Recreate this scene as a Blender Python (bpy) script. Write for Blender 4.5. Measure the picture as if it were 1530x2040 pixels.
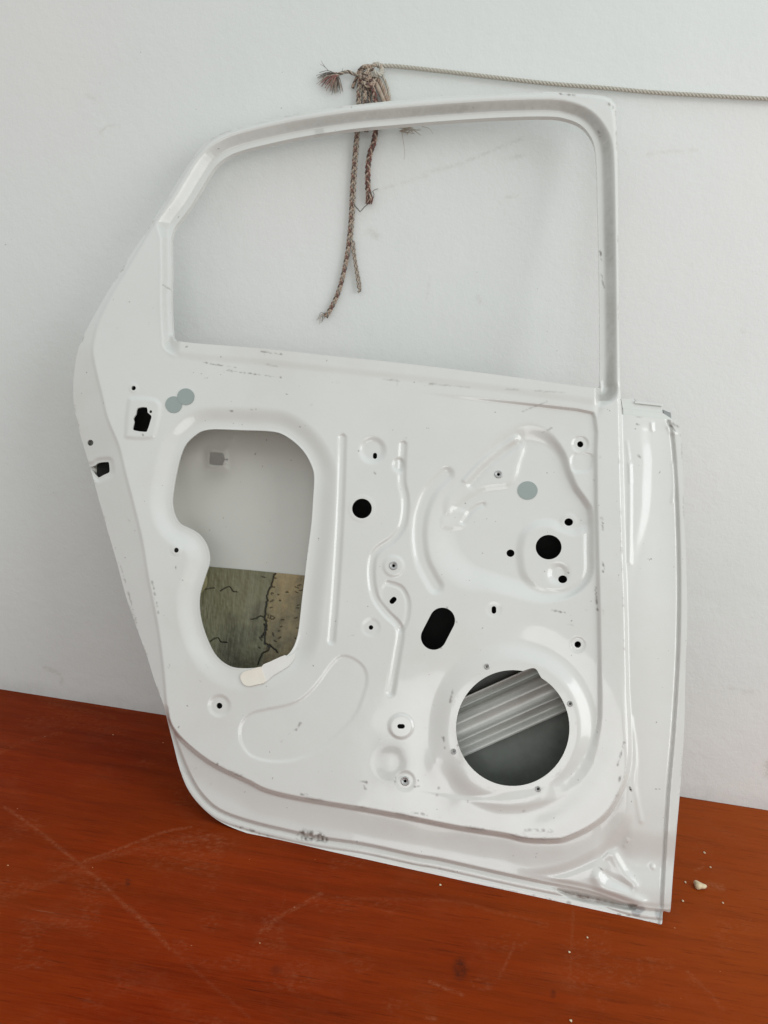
import bpy, math, random
import numpy as np
from mathutils import Matrix, Vector

random.seed(7); rng = np.random.default_rng(7)
for o in list(bpy.data.objects): bpy.data.objects.remove(o)
S = bpy.context.scene
COL = S.collection

# ------------------------------------------------------------------ camera
F, CX, CY = 1540.0, 765.0, 1020.0
YAW, PITCH, ROLL, CAMD = -3.0, 6.0, 7.75, 1.20

def cam_axes(yaw, pitch, roll):
    y, a, r = map(math.radians, (yaw, pitch, roll))
    fwd = np.array([math.sin(y)*math.cos(a), math.cos(y)*math.cos(a), -math.sin(a)])
    right = np.array([math.cos(y), -math.sin(y), 0.0]); down = np.cross(fwd, right)
    return math.cos(r)*right - math.sin(r)*down, math.sin(r)*right + math.cos(r)*down, fwd
RT, DN, FW = cam_axes(YAW, PITCH, ROLL)
def ray(u, v):
    u = np.asarray(u, float)[..., None]; v = np.asarray(v, float)[..., None]
    return FW + (u-CX)/F*RT + (v-CY)/F*DN
_ra, _rb = ray(0, 1372), ray(1530, 1615)
CAMH = CAMD*0.5*(-_ra[2]/_ra[1] - _rb[2]/_rb[1])
ORG = np.array([0.0, -CAMD, CAMH])

cam = bpy.data.cameras.new("camera"); co = bpy.data.objects.new("camera", cam); COL.objects.link(co)
cam.sensor_fit = 'VERTICAL'; cam.sensor_height = 24.0; cam.lens = 24.0*F/2040.0
cam.clip_start = 0.02; cam.clip_end = 100
U = -DN; B = -FW
co.matrix_world = Matrix(((RT[0], U[0], B[0], ORG[0]), (RT[1], U[1], B[1], ORG[1]), (RT[2], U[2], B[2], ORG[2]), (0, 0, 0, 1)))
S.camera = co

# ------------------------------------------------------------------ light
W = bpy.data.worlds.new("World"); S.world = W; W.use_nodes = True
wn = W.node_tree.nodes; wl = W.node_tree.links; wn.clear()
wo = wn.new('ShaderNodeOutputWorld'); wb = wn.new('ShaderNodeBackground')
tc = wn.new('ShaderNodeTexCoord'); sx = wn.new('ShaderNodeSeparateXYZ'); cr = wn.new('ShaderNodeValToRGB')
mr = wn.new('ShaderNodeMapRange'); mr.inputs[1].default_value = -1; mr.inputs[2].default_value = 1
wl.new(tc.outputs['Generated'], sx.inputs[0]); wl.new(sx.outputs['Z'], mr.inputs[0]); wl.new(mr.outputs[0], cr.inputs[0])
e = cr.color_ramp.elements
e[0].position = 0.0; e[0].color = (0.20, 0.17, 0.15, 1)
e[1].position = 1.0; e[1].color = (0.80, 0.87, 0.90, 1)
m_ = e.new(0.5); m_.color = (0.52, 0.52, 0.505, 1)
wl.new(cr.outputs[0], wb.inputs[0]); wb.inputs[1].default_value = 1.08
wl.new(wb.outputs[0], wo.inputs[0])

def area(name, loc, target, sx_, sy_, power, col):
    l = bpy.data.lights.new(name, 'AREA'); l.shape = 'RECTANGLE'; l.size = sx_; l.size_y = sy_; l.energy = power; l.color = col
    o = bpy.data.objects.new(name, l); COL.objects.link(o); o.location = loc
    o.rotation_euler = (Vector(target)-Vector(loc)).to_track_quat('-Z', 'Y').to_euler()
    return o
area("window_light", (2.4, -1.85, 1.35), (0.1, 0.0, 0.5), 1.9, 1.8, 34, (0.96, 0.99, 1.0))
area("front_light", (0.05, -2.6, 0.42), (0.1, 0.0, 0.5), 1.1, 0.8, 6, (0.98, 0.995, 1.0))  # broad low lamp from the front, behind the camera

S.view_settings.view_transform = 'Standard'; S.view_settings.look = 'None'
S.view_settings.gamma = 1.0; S.view_settings.exposure = 0.14; S.view_settings.use_curve_mapping = False

# ------------------------------------------------------------------ door plane
def on_table(u, v, z=0.0):
    r = ray(u, v); return ORG + r*((z-ORG[2])/r[..., 2:3])
def on_wall(u, v, y=0.0):
    r = ray(u, v); return ORG + r*((y-ORG[1])/r[..., 1:2])
_P, _Q = on_table(480, 1655), on_table(1310, 1838)
_C = on_wall(1150, 190, -0.045)
NRM = np.cross(_Q-_P, _C-_P); NRM /= np.linalg.norm(NRM)
if NRM[1] > 0: NRM = -NRM
# the hem, which rests on the table, is the lowest layer: lift the front plane off it by its height
HEM = -0.021
K0 = float(np.dot(_P-ORG, NRM)) - HEM
def P(u, v, h=0.0):
    """point of the door at height h over its front plane, whose outline passes through (u,v)"""
    r = ray(u, v); h = np.asarray(h, float)
    t = (K0+h)/(r@NRM)
    return ORG + r*t[..., None]
DX = P(900., 1000.) - P(899., 1000.); PXM = float(np.linalg.norm(DX)); DX = DX/PXM   # metres per pixel on the door
DY = np.cross(NRM, DX)

# ------------------------------------------------------------------ helpers
def tag(o, label=None, cat=None, group=None, kind=None):
    if label: o['label'] = label
    if cat: o['category'] = cat
    if group: o['group'] = group
    if kind: o['kind'] = kind
    return o
def empty(name, loc):
    o = bpy.data.objects.new(name, None); COL.objects.link(o); o.location = loc; o.empty_display_size = .05; return o
def link(o, parent):
    COL.objects.link(o)
    if parent is not None:
        o.parent = parent
        o.matrix_parent_inverse = Matrix.Identity(4)
        wp = parent.location.copy(); pp = parent.parent
        while pp: wp += pp.location; pp = pp.parent
        o.location = -wp + o.location
    return o
def mesh(name, verts, faces, mat, parent=None, smooth=True, attrs=None, normals=None, matidx=None):
    me = bpy.data.meshes.new(name)
    me.from_pydata([tuple(map(float, v)) for v in verts], [], faces)
    for m in (mat if isinstance(mat, (list, tuple)) else [mat]): me.materials.append(m)
    me.polygons.foreach_set('use_smooth', [smooth]*len(me.polygons))
    if matidx is not None: me.polygons.foreach_set('material_index', matidx)
    for k, a in (attrs or {}).items():
        at = me.attributes.new(k, 'FLOAT', 'POINT'); at.data.foreach_set('value', np.asarray(a, np.float32))
    me.update()
    if normals is not None: me.normals_split_custom_set_from_vertices([tuple(n) for n in normals])
    o = bpy.data.objects.new(name, me)
    return link(o, parent)

def smooth_poly(pts, closed=True, sub=5):
    p = np.array(pts, float); n = len(p); out = []
    for i in range(n if closed else n-1):
        if closed: a, b, c, d = p[(i-1) % n], p[i], p[(i+1) % n], p[(i+2) % n]
        else: a, b, c, d = p[max(i-1, 0)], p[i], p[i+1], p[min(i+2, n-1)]
        for k in range(sub):
            t = k/sub
            out.append(.5*((2*b)+(-a+c)*t+(2*a-5*b+4*c-d)*t*t+(-a+3*b-3*c+d)*t**3))
    if not closed: out.append(p[-1])
    return np.array(out)

BIG = 400.0
def seg_dist(u, v, poly, closed, margin):
    """distance of grid points to a polyline, computed only inside its padded bounds"""
    D = np.full(u.shape, BIG)
    m = (u > poly[:, 0].min()-margin) & (u < poly[:, 0].max()+margin) & (v > poly[:, 1].min()-margin) & (v < poly[:, 1].max()+margin)
    x, y = u[m], v[m]; d = np.full(x.shape, BIG**2); par = np.zeros(x.shape, bool); n = len(poly)
    for i in range(n if closed else n-1):
        a, b = poly[i], poly[(i+1) % n]; e = b-a; L = e@e
        if L < 1e-12: continue
        t = np.clip(((x-a[0])*e[0]+(y-a[1])*e[1])/L, 0, 1)
        d = np.minimum(d, (x-a[0]-t*e[0])**2+(y-a[1]-t*e[1])**2)
        if closed and a[1] != b[1]:
            c = (a[1] > y) != (b[1] > y)
            par ^= c & (x < (b[0]-a[0])*(y-a[1])/(b[1]-a[1])+a[0])
    d = np.sqrt(d)
    if closed: d = np.where(par, -d, d)
    D[m] = np.minimum(d, BIG)
    return D
def sdf(g, pts, sub=5, margin=90): return seg_dist(g[0], g[1], smooth_poly(pts, True, sub) if sub > 1 else np.array(pts, float), True, margin)
def line(g, pts, sub=5, margin=60): return seg_dist(g[0], g[1], smooth_poly(pts, False, sub) if sub > 1 else np.array(pts, float), False, margin)
def circ(g, x, y, rx, ry=None):
    ry = ry or rx; return (np.sqrt(((g[0]-x)/rx)**2+((g[1]-y)/ry)**2)-1)*min(rx, ry)
def caps(g, x0, y0, x1, y1, r): return seg_dist(g[0], g[1], np.array([[x0, y0], [x1, y1]], float), False, r+40)-r
def ss(a, b, x): t = np.clip((x-a)/(b-a), 0, 1); return t*t*(3-2*t)
def vnoise(u, v, s, seed):
    r = np.random.default_rng(seed); G = r.random((256, 256)); x = u/s; y = v/s
    xi = np.floor(x).astype(int); yi = np.floor(y).astype(int); fx = x-xi; fy = y-yi
    fx = fx*fx*(3-2*fx); fy = fy*fy*(3-2*fy)
    g = lambda a, b: G[a % 256, b % 256]
    return (g(xi, yi)*(1-fx)+g(xi+1, yi)*fx)*(1-fy)+(g(xi, yi+1)*(1-fx)+g(xi+1, yi+1)*fx)*fy

def grid(u0, u1, v0, v1, st):
    us = np.arange(u0, u1+st, st); vs = np.arange(v0, v1+st, st); return np.meshgrid(us, vs)

def sheet(name, g, s, h, mat, parent, thick=0.0015, attrs=None, ext_fn=None, pos=P, part=None):
    """surface h over the grid g where the signed distance s<0, cut cleanly along s=0,
    with an edge extruded back along the door normal"""
    attrs = attrs or {}
    u, v = g; ny, nx = u.shape
    X = pos(u, v, h)
    gu = np.gradient(X, axis=1); gv = np.gradient(X, axis=0)
    N = np.cross(gu, gv); N /= np.maximum(np.linalg.norm(N, axis=2, keepdims=True), 1e-12)
    if (N.reshape(-1, 3)@NRM).mean() < 0: N = -N
    ins = s < 0
    idx = -np.ones((ny, nx), int)
    c = ins[:-1, :-1].astype(int)+ins[:-1, 1:]+ins[1:, 1:]+ins[1:, :-1]
    sel = c > 0
    if part is not None: sel &= part[:-1, :-1]
    used = np.zeros((ny, nx), bool)
    for a, b in ((0, 0), (0, 1), (1, 1), (1, 0)): used[a:ny-1+a, b:nx-1+b] |= sel
    used &= ins
    idx[used] = np.arange(used.sum())
    V = [X[used]]; NN = [N[used]]; A = {k: [a[used]] for k, a in attrs.items()}
    q = (c == 4) & sel; j, i = np.nonzero(q)
    quads = np.stack([idx[j, i], idx[j+1, i], idx[j+1, i+1], idx[j, i+1]], 1)
    faces = quads.tolist()
    nv = int(used.sum()); xv, xn = [], []; xa = {k: [] for k in attrs}; xuv = []; cache = {}
    def cross(a, b):
        key = (a, b) if a < b else (b, a)
        if key in cache: return cache[key]
        a, b = key; sa, sb = s[a], s[b]; t = min(max(sa/(sa-sb), .02), .98)
        xv.append(X[a]*(1-t)+X[b]*t); n = N[a]*(1-t)+N[b]*t; xn.append(n/np.linalg.norm(n))
        xuv.append((u[a]*(1-t)+u[b]*t, v[a]*(1-t)+v[b]*t))
        for k, ar in attrs.items(): xa[k].append(ar[a]*(1-t)+ar[b]*t)
        cache[key] = nv+len(xv)-1; return cache[key]
    rims = []
    j, i = np.nonzero((c < 4) & (c > 0) & sel)
    for jj, ii in zip(j.tolist(), i.tolist()):
        cs = [(jj, ii), (jj+1, ii), (jj+1, ii+1), (jj, ii+1)]; poly = []; cr_ = []
        for k in range(4):
            a, b = cs[k], cs[(k+1) % 4]; ia, ib = ins[a], ins[b]
            if ia: poly.append(int(idx[a]))
            if ia != ib:
                x = cross(a, b); poly.append(x); cr_.append((x, ia))
        if len(poly) >= 3: faces.append(poly)
        if len(cr_) == 2:
            x0 = [x for x, ia in cr_ if ia][0]; x1 = [x for x, ia in cr_ if not ia][0]; rims.append((x0, x1))
    if xv:
        V.append(np.array(xv)); NN.append(np.array(xn))
        for k in attrs: A[k].append(np.array(xa[k]))
    V = np.concatenate(V); NN = np.concatenate(NN); A = {k: np.concatenate(a) for k, a in A.items()}
    if thick > 0 and rims:
        ev, en, ef = [], [], []; ea = {k: [] for k in attrs}; base = len(V)
        for a, b in rims:
            pa, pb = V[a], V[b]; d = pb-pa; n = np.cross(d, NRM); l = np.linalg.norm(n)
            if l < 1e-9: continue
            n = n/l
            uva, uvb = xuv[a-nv], xuv[b-nv]
            ta = thick if ext_fn is None else ext_fn(*uva, thick); tb = thick if ext_fn is None else ext_fn(*uvb, thick)
            k = base+len(ev); ev += [pa, pb, pb-NRM*tb, pa-NRM*ta]; en += [n]*4; ef.append([k+3, k+2, k+1, k])
            for q_ in attrs: va, vb = A[q_][a], A[q_][b]; ea[q_] += [va, vb, 0, 0]
        V = np.concatenate([V, np.array(ev)]); NN = np.concatenate([NN, np.array(en)]); faces += ef
        A = {k: np.concatenate([A[k], np.array(ea[k])]) for k in A}
    return mesh(name, V, faces, mat, parent, True, A, NN)

# ------------------------------------------------------------------ materials
def newmat(name):
    m = bpy.data.materials.new(name); m.use_nodes = True; nt = m.node_tree
    return m, nt.nodes, nt.links, nt.nodes['Principled BSDF']
def noise(n, l, scale, detail=4, rough=.6, vec=None, dist=0):
    t = n.new('ShaderNodeTexNoise'); t.inputs['Scale'].default_value = scale; t.inputs['Detail'].default_value = detail
    t.inputs['Roughness'].default_value = rough; t.inputs['Distortion'].default_value = dist
    if vec is not None: l.new(vec, t.inputs['Vector'])
    return t.outputs[0]
def ramp(n, l, src, pts):
    r = n.new('ShaderNodeValToRGB'); l.new(src, r.inputs[0]); el = r.color_ramp.elements
    while len(el) < len(pts): el.new(.5)
    for q, (p, c) in zip(el, pts): q.position = p; q.color = (c, c, c, 1) if not isinstance(c, tuple) else (*c, 1)
    return r.outputs[0]
def mixc(n, l, fac, a, b, mode='MIX'):
    m = n.new('ShaderNodeMix'); m.data_type = 'RGBA'; m.blend_type = mode
    for k, x in ((0, fac), (6, a), (7, b)):
        if isinstance(x, (int, float)): m.inputs[k].default_value = x
        elif isinstance(x, tuple): m.inputs[k].default_value = (*x, 1)
        else: l.new(x, m.inputs[k])
    return m.outputs[2]
def math_(n, l, op, a, b=None, c=None):
    m = n.new('ShaderNodeMath'); m.operation = op
    for k, x in enumerate((a, b, c)):
        if x is None: continue
        if isinstance(x, (int, float)): m.inputs[k].default_value = x
        else: l.new(x, m.inputs[k])
    return m.outputs[0]
def attr(n, name):
    a = n.new('ShaderNodeAttribute'); a.attribute_name = name; return a.outputs['Fac']
def objvec(n, l, scale=(1, 1, 1), rot=(0, 0, 0)):
    t = n.new('ShaderNodeTexCoord'); m = n.new('ShaderNodeMapping'); l.new(t.outputs['Object'], m.inputs[0])
    m.inputs['Scale'].default_value = scale; m.inputs['Rotation'].default_value = rot; return m.outputs[0]
def bump(n, l, h, b, strength, dist):
    x = n.new('ShaderNodeBump'); x.inputs['Strength'].default_value = strength; x.inputs['Distance'].default_value = dist
    l.new(h, x.inputs['Height']); l.new(x.outputs[0], b.inputs['Normal'])

def paint_material(name, base, rough=.22, coat=.35):
    m, n, l, b = newmat(name); v = objvec(n, l)
    c = mixc(n, l, ramp(n, l, noise(n, l, 7, 5, .6, v), [(.35, 0.), (.7, 1.)]), base, tuple(x*.955 for x in base))
    # yellowish film of dirt
    c = mixc(n, l, math_(n, l, 'MULTIPLY', ramp(n, l, noise(n, l, 3.1, 6, .7, v), [(.5, 0.), (.72, 1.)]), .6), c, (.60, .575, .53))
    # dust lying in the rubbed channel
    du = attr(n, 'dust')
    dn = ramp(n, l, noise(n, l, 90, 6, .75, v), [(.2, .45), (.8, 1.)])
    c = mixc(n, l, math_(n, l, 'MULTIPLY', du, dn), c, (.35, .345, .315))
    # rub marks along creases
    we = attr(n, 'wear')
    wn_ = noise(n, l, 130, 12, .82, objvec(n, l, (.6, 1, 1), (0, .2, 0)), .6)
    th = math_(n, l, 'SUBTRACT', math_(n, l, 'ADD', wn_, math_(n, l, 'MULTIPLY', we, .36)), .70)
    wm = ramp(n, l, math_(n, l, 'MULTIPLY', th, 5.), [(0, 0.), (1., 1.)])
    wm = math_(n, l, 'MULTIPLY', wm, ramp(n, l, we, [(0.02, 0.), (.35, .85)]))
    c = mixc(n, l, math_(n, l, 'MULTIPLY', wm, .72), c, (.23, .205, .18))
    # tiny random specks
    sp = ramp(n, l, noise(n, l, 150, 2, .5, v), [(.745, 0.), (.765, 1.)])
    c = mixc(n, l, math_(n, l, 'MULTIPLY', sp, .6), c, (.22, .2, .18))
    sc = attr(n, 'mark')
    c = mixc(n, l, math_(n, l, 'MULTIPLY', sc, ramp(n, l, noise(n, l, 110, 3, .6, v), [(.30, .25), (.50, 1.)])), c, (.17, .15, .13))
    so = attr(n, 'soot'); c = mixc(n, l, math_(n, l, 'MULTIPLY', so, ramp(n, l, noise(n, l, 60, 6, .75, v), [(.3, .45), (.6, 1.)])), c, mixc(n, l, so, (.34, .29, .25), (.14, .10, .08)))
    pr = attr(n, 'primer'); c = mixc(n, l, math_(n, l, 'MINIMUM', pr, 1.), c, (.36, .37, .365))
    l.new(c, b.inputs['Base Color'])
    r = math_(n, l, 'ADD', math_(n, l, 'MULTIPLY', noise(n, l, 14, 5, .7, v), .16), rough-.07)
    r = math_(n, l, 'ADD', r, math_(n, l, 'MULTIPLY', math_(n, l, 'MAXIMUM', du, wm), .35))
    l.new(r, b.inputs['Roughness']); b.inputs['Coat Weight'].default_value = coat; b.inputs['Coat Roughness'].default_value = .06
    b.inputs['Specular IOR Level'].default_value = .5
    bump(n, l, noise(n, l, 22, 3, .5, v), b, .35, .0012)
    return m
M_PAINT = paint_material('white_car_paint', (.652, .655, .622), .19, .6)
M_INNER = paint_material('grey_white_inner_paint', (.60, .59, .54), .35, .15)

def simple(name, col, rough=.6, metal=0., nscale=60, var=.15, bstr=.0):
    m, n, l, b = newmat(name); v = objvec(n, l)
    c = mixc(n, l, noise(n, l, nscale, 5, .65, v), tuple(x*(1-var) for x in col), tuple(min(1, x*(1+var)) for x in col))
    l.new(c, b.inputs['Base Color']); b.inputs['Roughness'].default_value = rough; b.inputs['Metallic'].default_value = metal
    if bstr: bump(n, l, noise(n, l, nscale*2, 4, .6, v), b, bstr, .001)
    return m
M_COVER = simple('grey_green_cover', (.29, .335, .315), .45, 0, 40, .06)
M_METAL = simple('dull_zinc', (.42, .42, .41), .4, .7, 200, .2)
M_TAPE = simple('cream_tape', (.74, .69, .60), .75, 0, 30, .07, .3)
M_TAPE2 = simple('white_tape', (.70, .685, .645), .7, 0, 30, .06, .3)
M_FOAM = simple('yellowed_foam', (.34, .31, .17), .9, 0, 80, .3, .5)
M_CLIP = simple('grey_clip', (.27, .28, .275), .5, .3, 150, .35, .3)
M_SHADE = simple('black_shade_sheet', (.012, .011, .010), .85, 0, 80, .3, .3)  # near-black of the added sheets that darken the door holes
M_DIM_SHADE = simple('dusty_grey_shade_sheet', (.125, .135, .115), .5, 0, 14, .8, .5)  # dusty grey of the added sheet that darkens the speaker cavity
M_BEAM = simple('grey_beige_primed_steel', (.52, .525, .49), .32, .15, 25, .18, .2)
M_CHIP = simple('plaster_crumb', (.66, .55, .36), .9, 0, 300, .2, .4)
M_BEIGE = simple('beige_yarn', (.44, .37, .295), .95, 0, 500, .3)
M_TAN = simple('tan_yarn', (.38, .29, .225), .95, 0, 500, .3)
M_BROWN = simple('dark_brown_yarn', (.12, .09, .075), .95, 0, 500, .3)
M_MAROON = simple('maroon_yarn', (.18, .085, .07), .95, 0, 500, .3)
M_RED = simple('faded_red_yarn', (.38, .17, .155), .95, 0, 500, .3)
M_GREYY = simple('grey_yarn', (.2, .19, .17), .95, 0, 500, .3)
M_WHITE = simple('off_white_rope', (.50, .475, .41), .9, 0, 400, .2)

# wall
def wall_material():
    m, n, l, b = newmat('white_plaster'); v = objvec(n, l)
    c = mixc(n, l, ramp(n, l, noise(n, l, 2.2, 6, .6, v), [(.3, 0.), (.7, 1.)]), (.68, .705, .68), (.715, .735, .712))
    d = ramp(n, l, noise(n, l, 26, 8, .8, v), [(.63, 0.), (.72, 1.)])
    c = mixc(n, l, math_(n, l, 'MULTIPLY', d, .20), c, (.45, .44, .40))
    for rot, sc, th in (((.0, .25, 0), (6, 1, 75), .70), ((0, -.5, 0), (9, 1, 90), .72), ((0, 1.2, 0), (8, 1, 80), .725)):
        k = ramp(n, l, noise(n, l, 1., 6, .75, objvec(n, l, sc, rot)), [(th, 0.), (th+.025, 1.)])
        k = math_(n, l, 'MULTIPLY', k, ramp(n, l, noise(n, l, 5, 3, .5, v), [(.48, 0.), (.6, .5)]))
        c = mixc(n, l, k, c, (.30, .29, .26))
    s = ramp(n, l, noise(n, l, 120, 2, .5, v), [(.755, 0.), (.775, 1.)]); c = mixc(n, l, math_(n, l, 'MULTIPLY', s, .5), c, (.3, .28, .24))
    # mottled grey band just above the table
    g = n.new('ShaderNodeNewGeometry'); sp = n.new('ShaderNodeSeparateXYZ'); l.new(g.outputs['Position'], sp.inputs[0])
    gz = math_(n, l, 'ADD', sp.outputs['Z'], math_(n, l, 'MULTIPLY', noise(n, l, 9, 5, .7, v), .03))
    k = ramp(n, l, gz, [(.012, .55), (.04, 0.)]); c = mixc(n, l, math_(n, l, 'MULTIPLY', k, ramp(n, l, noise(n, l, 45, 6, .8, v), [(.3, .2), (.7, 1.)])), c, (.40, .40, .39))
    l.new(attr(n, 'smudge'), (mm := n.new('ShaderNodeMath')).inputs[0]); mm.operation = 'MULTIPLY'; l.new(ramp(n, l, noise(n, l, 70, 6, .8, v), [(.4, 0.), (.62, 1.)]), mm.inputs[1])
    c = mixc(n, l, mm.outputs[0], c, (.36, .33, .27))
    c = mixc(n, l, math_(n, l, 'MULTIPLY', ramp(n, l, noise(n, l, 1.3, 3, .5, v), [(.45, 0.), (.65, 1.)]), .5), c, (.76, .71, .70))
    l.new(c, b.inputs['Base Color']); b.inputs['Roughness'].default_value = .62; b.inputs['Specular IOR Level'].default_value = .35
    h = math_(n, l, 'ADD', noise(n, l, 55, 6, .65, v), math_(n, l, 'MULTIPLY', noise(n, l, 7, 3, .5, v), 2.2))
    h = math_(n, l, 'ADD', h, math_(n, l, 'MULTIPLY', noise(n, l, 260, 3, .6, v), .22))
    bump(n, l, h, b, .30, .003)
    return m
def wood_material():
    m, n, l, b = newmat('red_brown_varnished_wood')
    v = objvec(n, l, (1.6, 26, 26), (0, 0, math.radians(-2.5)))
    wob = objvec(n, l)
    g1 = noise(n, l, 1.5, 9, .68, v, .5)
    c = mixc(n, l, ramp(n, l, g1, [(.3, 0.), (.72, 1.)]), (.095, .0060, .0012), (.225, .0205, .0022))
    big = ramp(n, l, noise(n, l, 1.7, 4, .55, wob), [(.35, 0.), (.68, 1.)])
    gx = n.new('ShaderNodeSeparateXYZ'); l.new(wob, gx.inputs[0])
    tone = math_(n, l, 'MULTIPLY', ramp(n, l, math_(n, l, 'ADD', gx.outputs['X'], math_(n, l, 'MULTIPLY', noise(n, l, 1.7, 4, .55, wob), .8)), [(.4, 0.), (1.15, 1.)]), .9)
    c = mixc(n, l, math_(n, l, 'MULTIPLY', math_(n, l, 'MAXIMUM', tone, math_(n, l, 'MULTIPLY', big, .35)), 1.), c, (.32, .064, .008))
    # short dark pores along the grain
    p = ramp(n, l, noise(n, l, 7., 5, .75, objvec(n, l, (2.2, 42, 42), (0, 0, math.radians(-2.5)))), [(.56, 0.), (.68, 1.)])
    c = mixc(n, l, math_(n, l, 'MULTIPLY', p, .75), c, (.05, .0085, .0035))
    st = ramp(n, l, noise(n, l, 3.2, 6, .7, objvec(n, l, (1.1, 11, 11), (0, 0, math.radians(-3.5)))), [(.52, 0.), (.62, 1.)])
    c = mixc(n, l, math_(n, l, 'MULTIPLY', st, .25), c, (.085, .013, .004))
    fb = noise(n, l, 9., 4, .7, objvec(n, l, (3.5, 60, 60), (0, 0, math.radians(-3))))
    c = mixc(n, l, math_(n, l, 'MULTIPLY', ramp(n, l, fb, [(.35, 0.), (.65, 1.)]), .35), c, (.27, .042, .008))
    # pale rubs and scratches
    s = attr(n, 'scratch'); sn = ramp(n, l, noise(n, l, 190, 6, .8, wob), [(.40, 0.), (.66, 1.)])
    c = mixc(n, l, math_(n, l, 'MULTIPLY', math_(n, l, 'MULTIPLY', s, sn), .45), c, (.40, .17, .09))
    for rot, th in ((.5, .70), (-.7, .705), (1.3, .71)):
        k = ramp(n, l, noise(n, l, 1., 5, .7, objvec(n, l, (5, 120, 1), (0, 0, rot))), [(th, 0.), (th+.03, 1.)])
        c = mixc(n, l, math_(n, l, 'MULTIPLY', k, .28), c, (.36, .14, .07))
    fz = ramp(n, l, noise(n, l, 11, 8, .8, wob), [(.52, 0.), (.75, 1.)]); c = mixc(n, l, math_(n, l, 'MULTIPLY', fz, .16), c, (.30, .10, .045))
    sp = ramp(n, l, noise(n, l, 95, 2, .5, wob), [(.765, 0.), (.785, 1.)]); c = mixc(n, l, math_(n, l, 'MULTIPLY', sp, .85), c, (.62, .38, .2))
    dk = attr(n, 'knot'); c = mixc(n, l, math_(n, l, 'MULTIPLY', dk, ramp(n, l, noise(n, l, 120, 4, .7, wob), [(.35, .2), (.6, 1.)])), c, (.03, .012, .008))
    l.new(c, b.inputs['Base Color'])
    r = math_(n, l, 'ADD', math_(n, l, 'MULTIPLY', noise(n, l, 16, 6, .7, wob), .28), .30)
    l.new(math_(n, l, 'ADD', r, math_(n, l, 'MULTIPLY', s, .25)), b.inputs['Roughness'])
    b.inputs['Specular IOR Level'].default_value = .015
    h = math_(n, l, 'ADD', math_(n, l, 'MULTIPLY', g1, .6), noise(n, l, 60, 5, .7, wob))
    bump(n, l, h, b, .25, .0009)
    return m
def pad_material():
    m, n, l, b = newmat('bitumen_damping_sheet'); v = objvec(n, l)
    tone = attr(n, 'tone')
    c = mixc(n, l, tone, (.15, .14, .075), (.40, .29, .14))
    c = mixc(n, l, ramp(n, l, noise(n, l, 14, 7, .75, v), [(.35, 0.), (.72, 1.)]), c, (.20, .19, .11))
    c = mixc(n, l, ramp(n, l, noise(n, l, 9, 6, .7, v), [(.48, 0.), (.66, .8)]), c, (.045, .042, .028))
    st = ramp(n, l, noise(n, l, 1., 5, .7, objvec(n, l, (160, 6, 10))), [(.45, 0.), (.7, 1.)])
    c = mixc(n, l, math_(n, l, 'MULTIPLY', st, .25), c, (.38, .37, .27))
    c = mixc(n, l, attr(n, 'crack'), c, (.010, .009, .007))
    l.new(c, b.inputs['Base Color']); b.inputs['Roughness'].default_value = .6
    bump(n, l, noise(n, l, 160, 6, .7, v), b, .5, .001)
    return m
M_WALL = wall_material(); M_WOOD = wood_material(); M_PAD = pad_material()

# ------------------------------------------------------------------ wall and table
def flat_grid(name, p0, ex, ey, nx, ny, mat, attrs_fn):
    a, b = np.meshgrid(np.linspace(0, 1, nx), np.linspace(0, 1, ny))
    X = np.array(p0)+a[..., None]*np.array(ex)+b[..., None]*np.array(ey)
    idx = np.arange(nx*ny).reshape(ny, nx)
    f = np.stack([idx[:-1, :-1], idx[:-1, 1:], idx[1:, 1:], idx[1:, :-1]], -1).reshape(-1, 4).tolist()
    V = X.reshape(-1, 3)
    # picture coordinates of each vertex, to place the marks where they are on the surface
    d = V-ORG; z = d@FW; z = np.where(z < .05, .05, z); uu = CX+F*(d@RT)/z; vv = CY+F*(d@DN)/z
    return mesh(name, V, f, mat, None, True, attrs_fn(uu, vv))
def wall_attrs(u, v):
    g = (u, v); s = np.zeros_like(u)
    for pts, w, k in (([(200, 265), (215, 250), (240, 250)], 3, .8), ([(950, 590), (958, 606)], 3, 1.), ([(735, 462), (752, 472)], 8, .8),
                      ([(840, 345), (920, 325), (1040, 275)], 3, .7), ([(1010, 315), (1040, 310)], 4, .7), ([(730, 385), (800, 365), (850, 350)], 3, .7),
                      ([(1290, 307), (1330, 302), (1390, 300)], 3, .7), ([(1010, 393), (1030, 390)], 3, .8), ([(90, 1330), (120, 1345), (123, 1360)], 4, .8),
                      ([(855, 550), (850, 610)], 2.5, .5), ([(170, 190), (190, 195)], 4, .6), ([(1376, 525), (1379, 530)], 3, 1.), ([(1478, 655), (1483, 662)], 3, 1.), ([(1450, 1370), (1500, 1380)], 4, .6)):
        s = np.maximum(s, .5*k*(1-ss(0, w*1.6, line(g, pts, 3, 20))))
    s = np.maximum(s, .9*(1-ss(0, 9, circ(g, 1529, 1532, 5, 9))))
    return {'smudge': s}
wall = flat_grid('wall', (-1.3, 0, 0.0), (2.8, 0, 0), (0, 0, 1.9), 700, 475, M_WALL, wall_attrs)
tag(wall, 'white painted plaster wall behind the leaning car door', 'wall', kind='structure')

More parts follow.
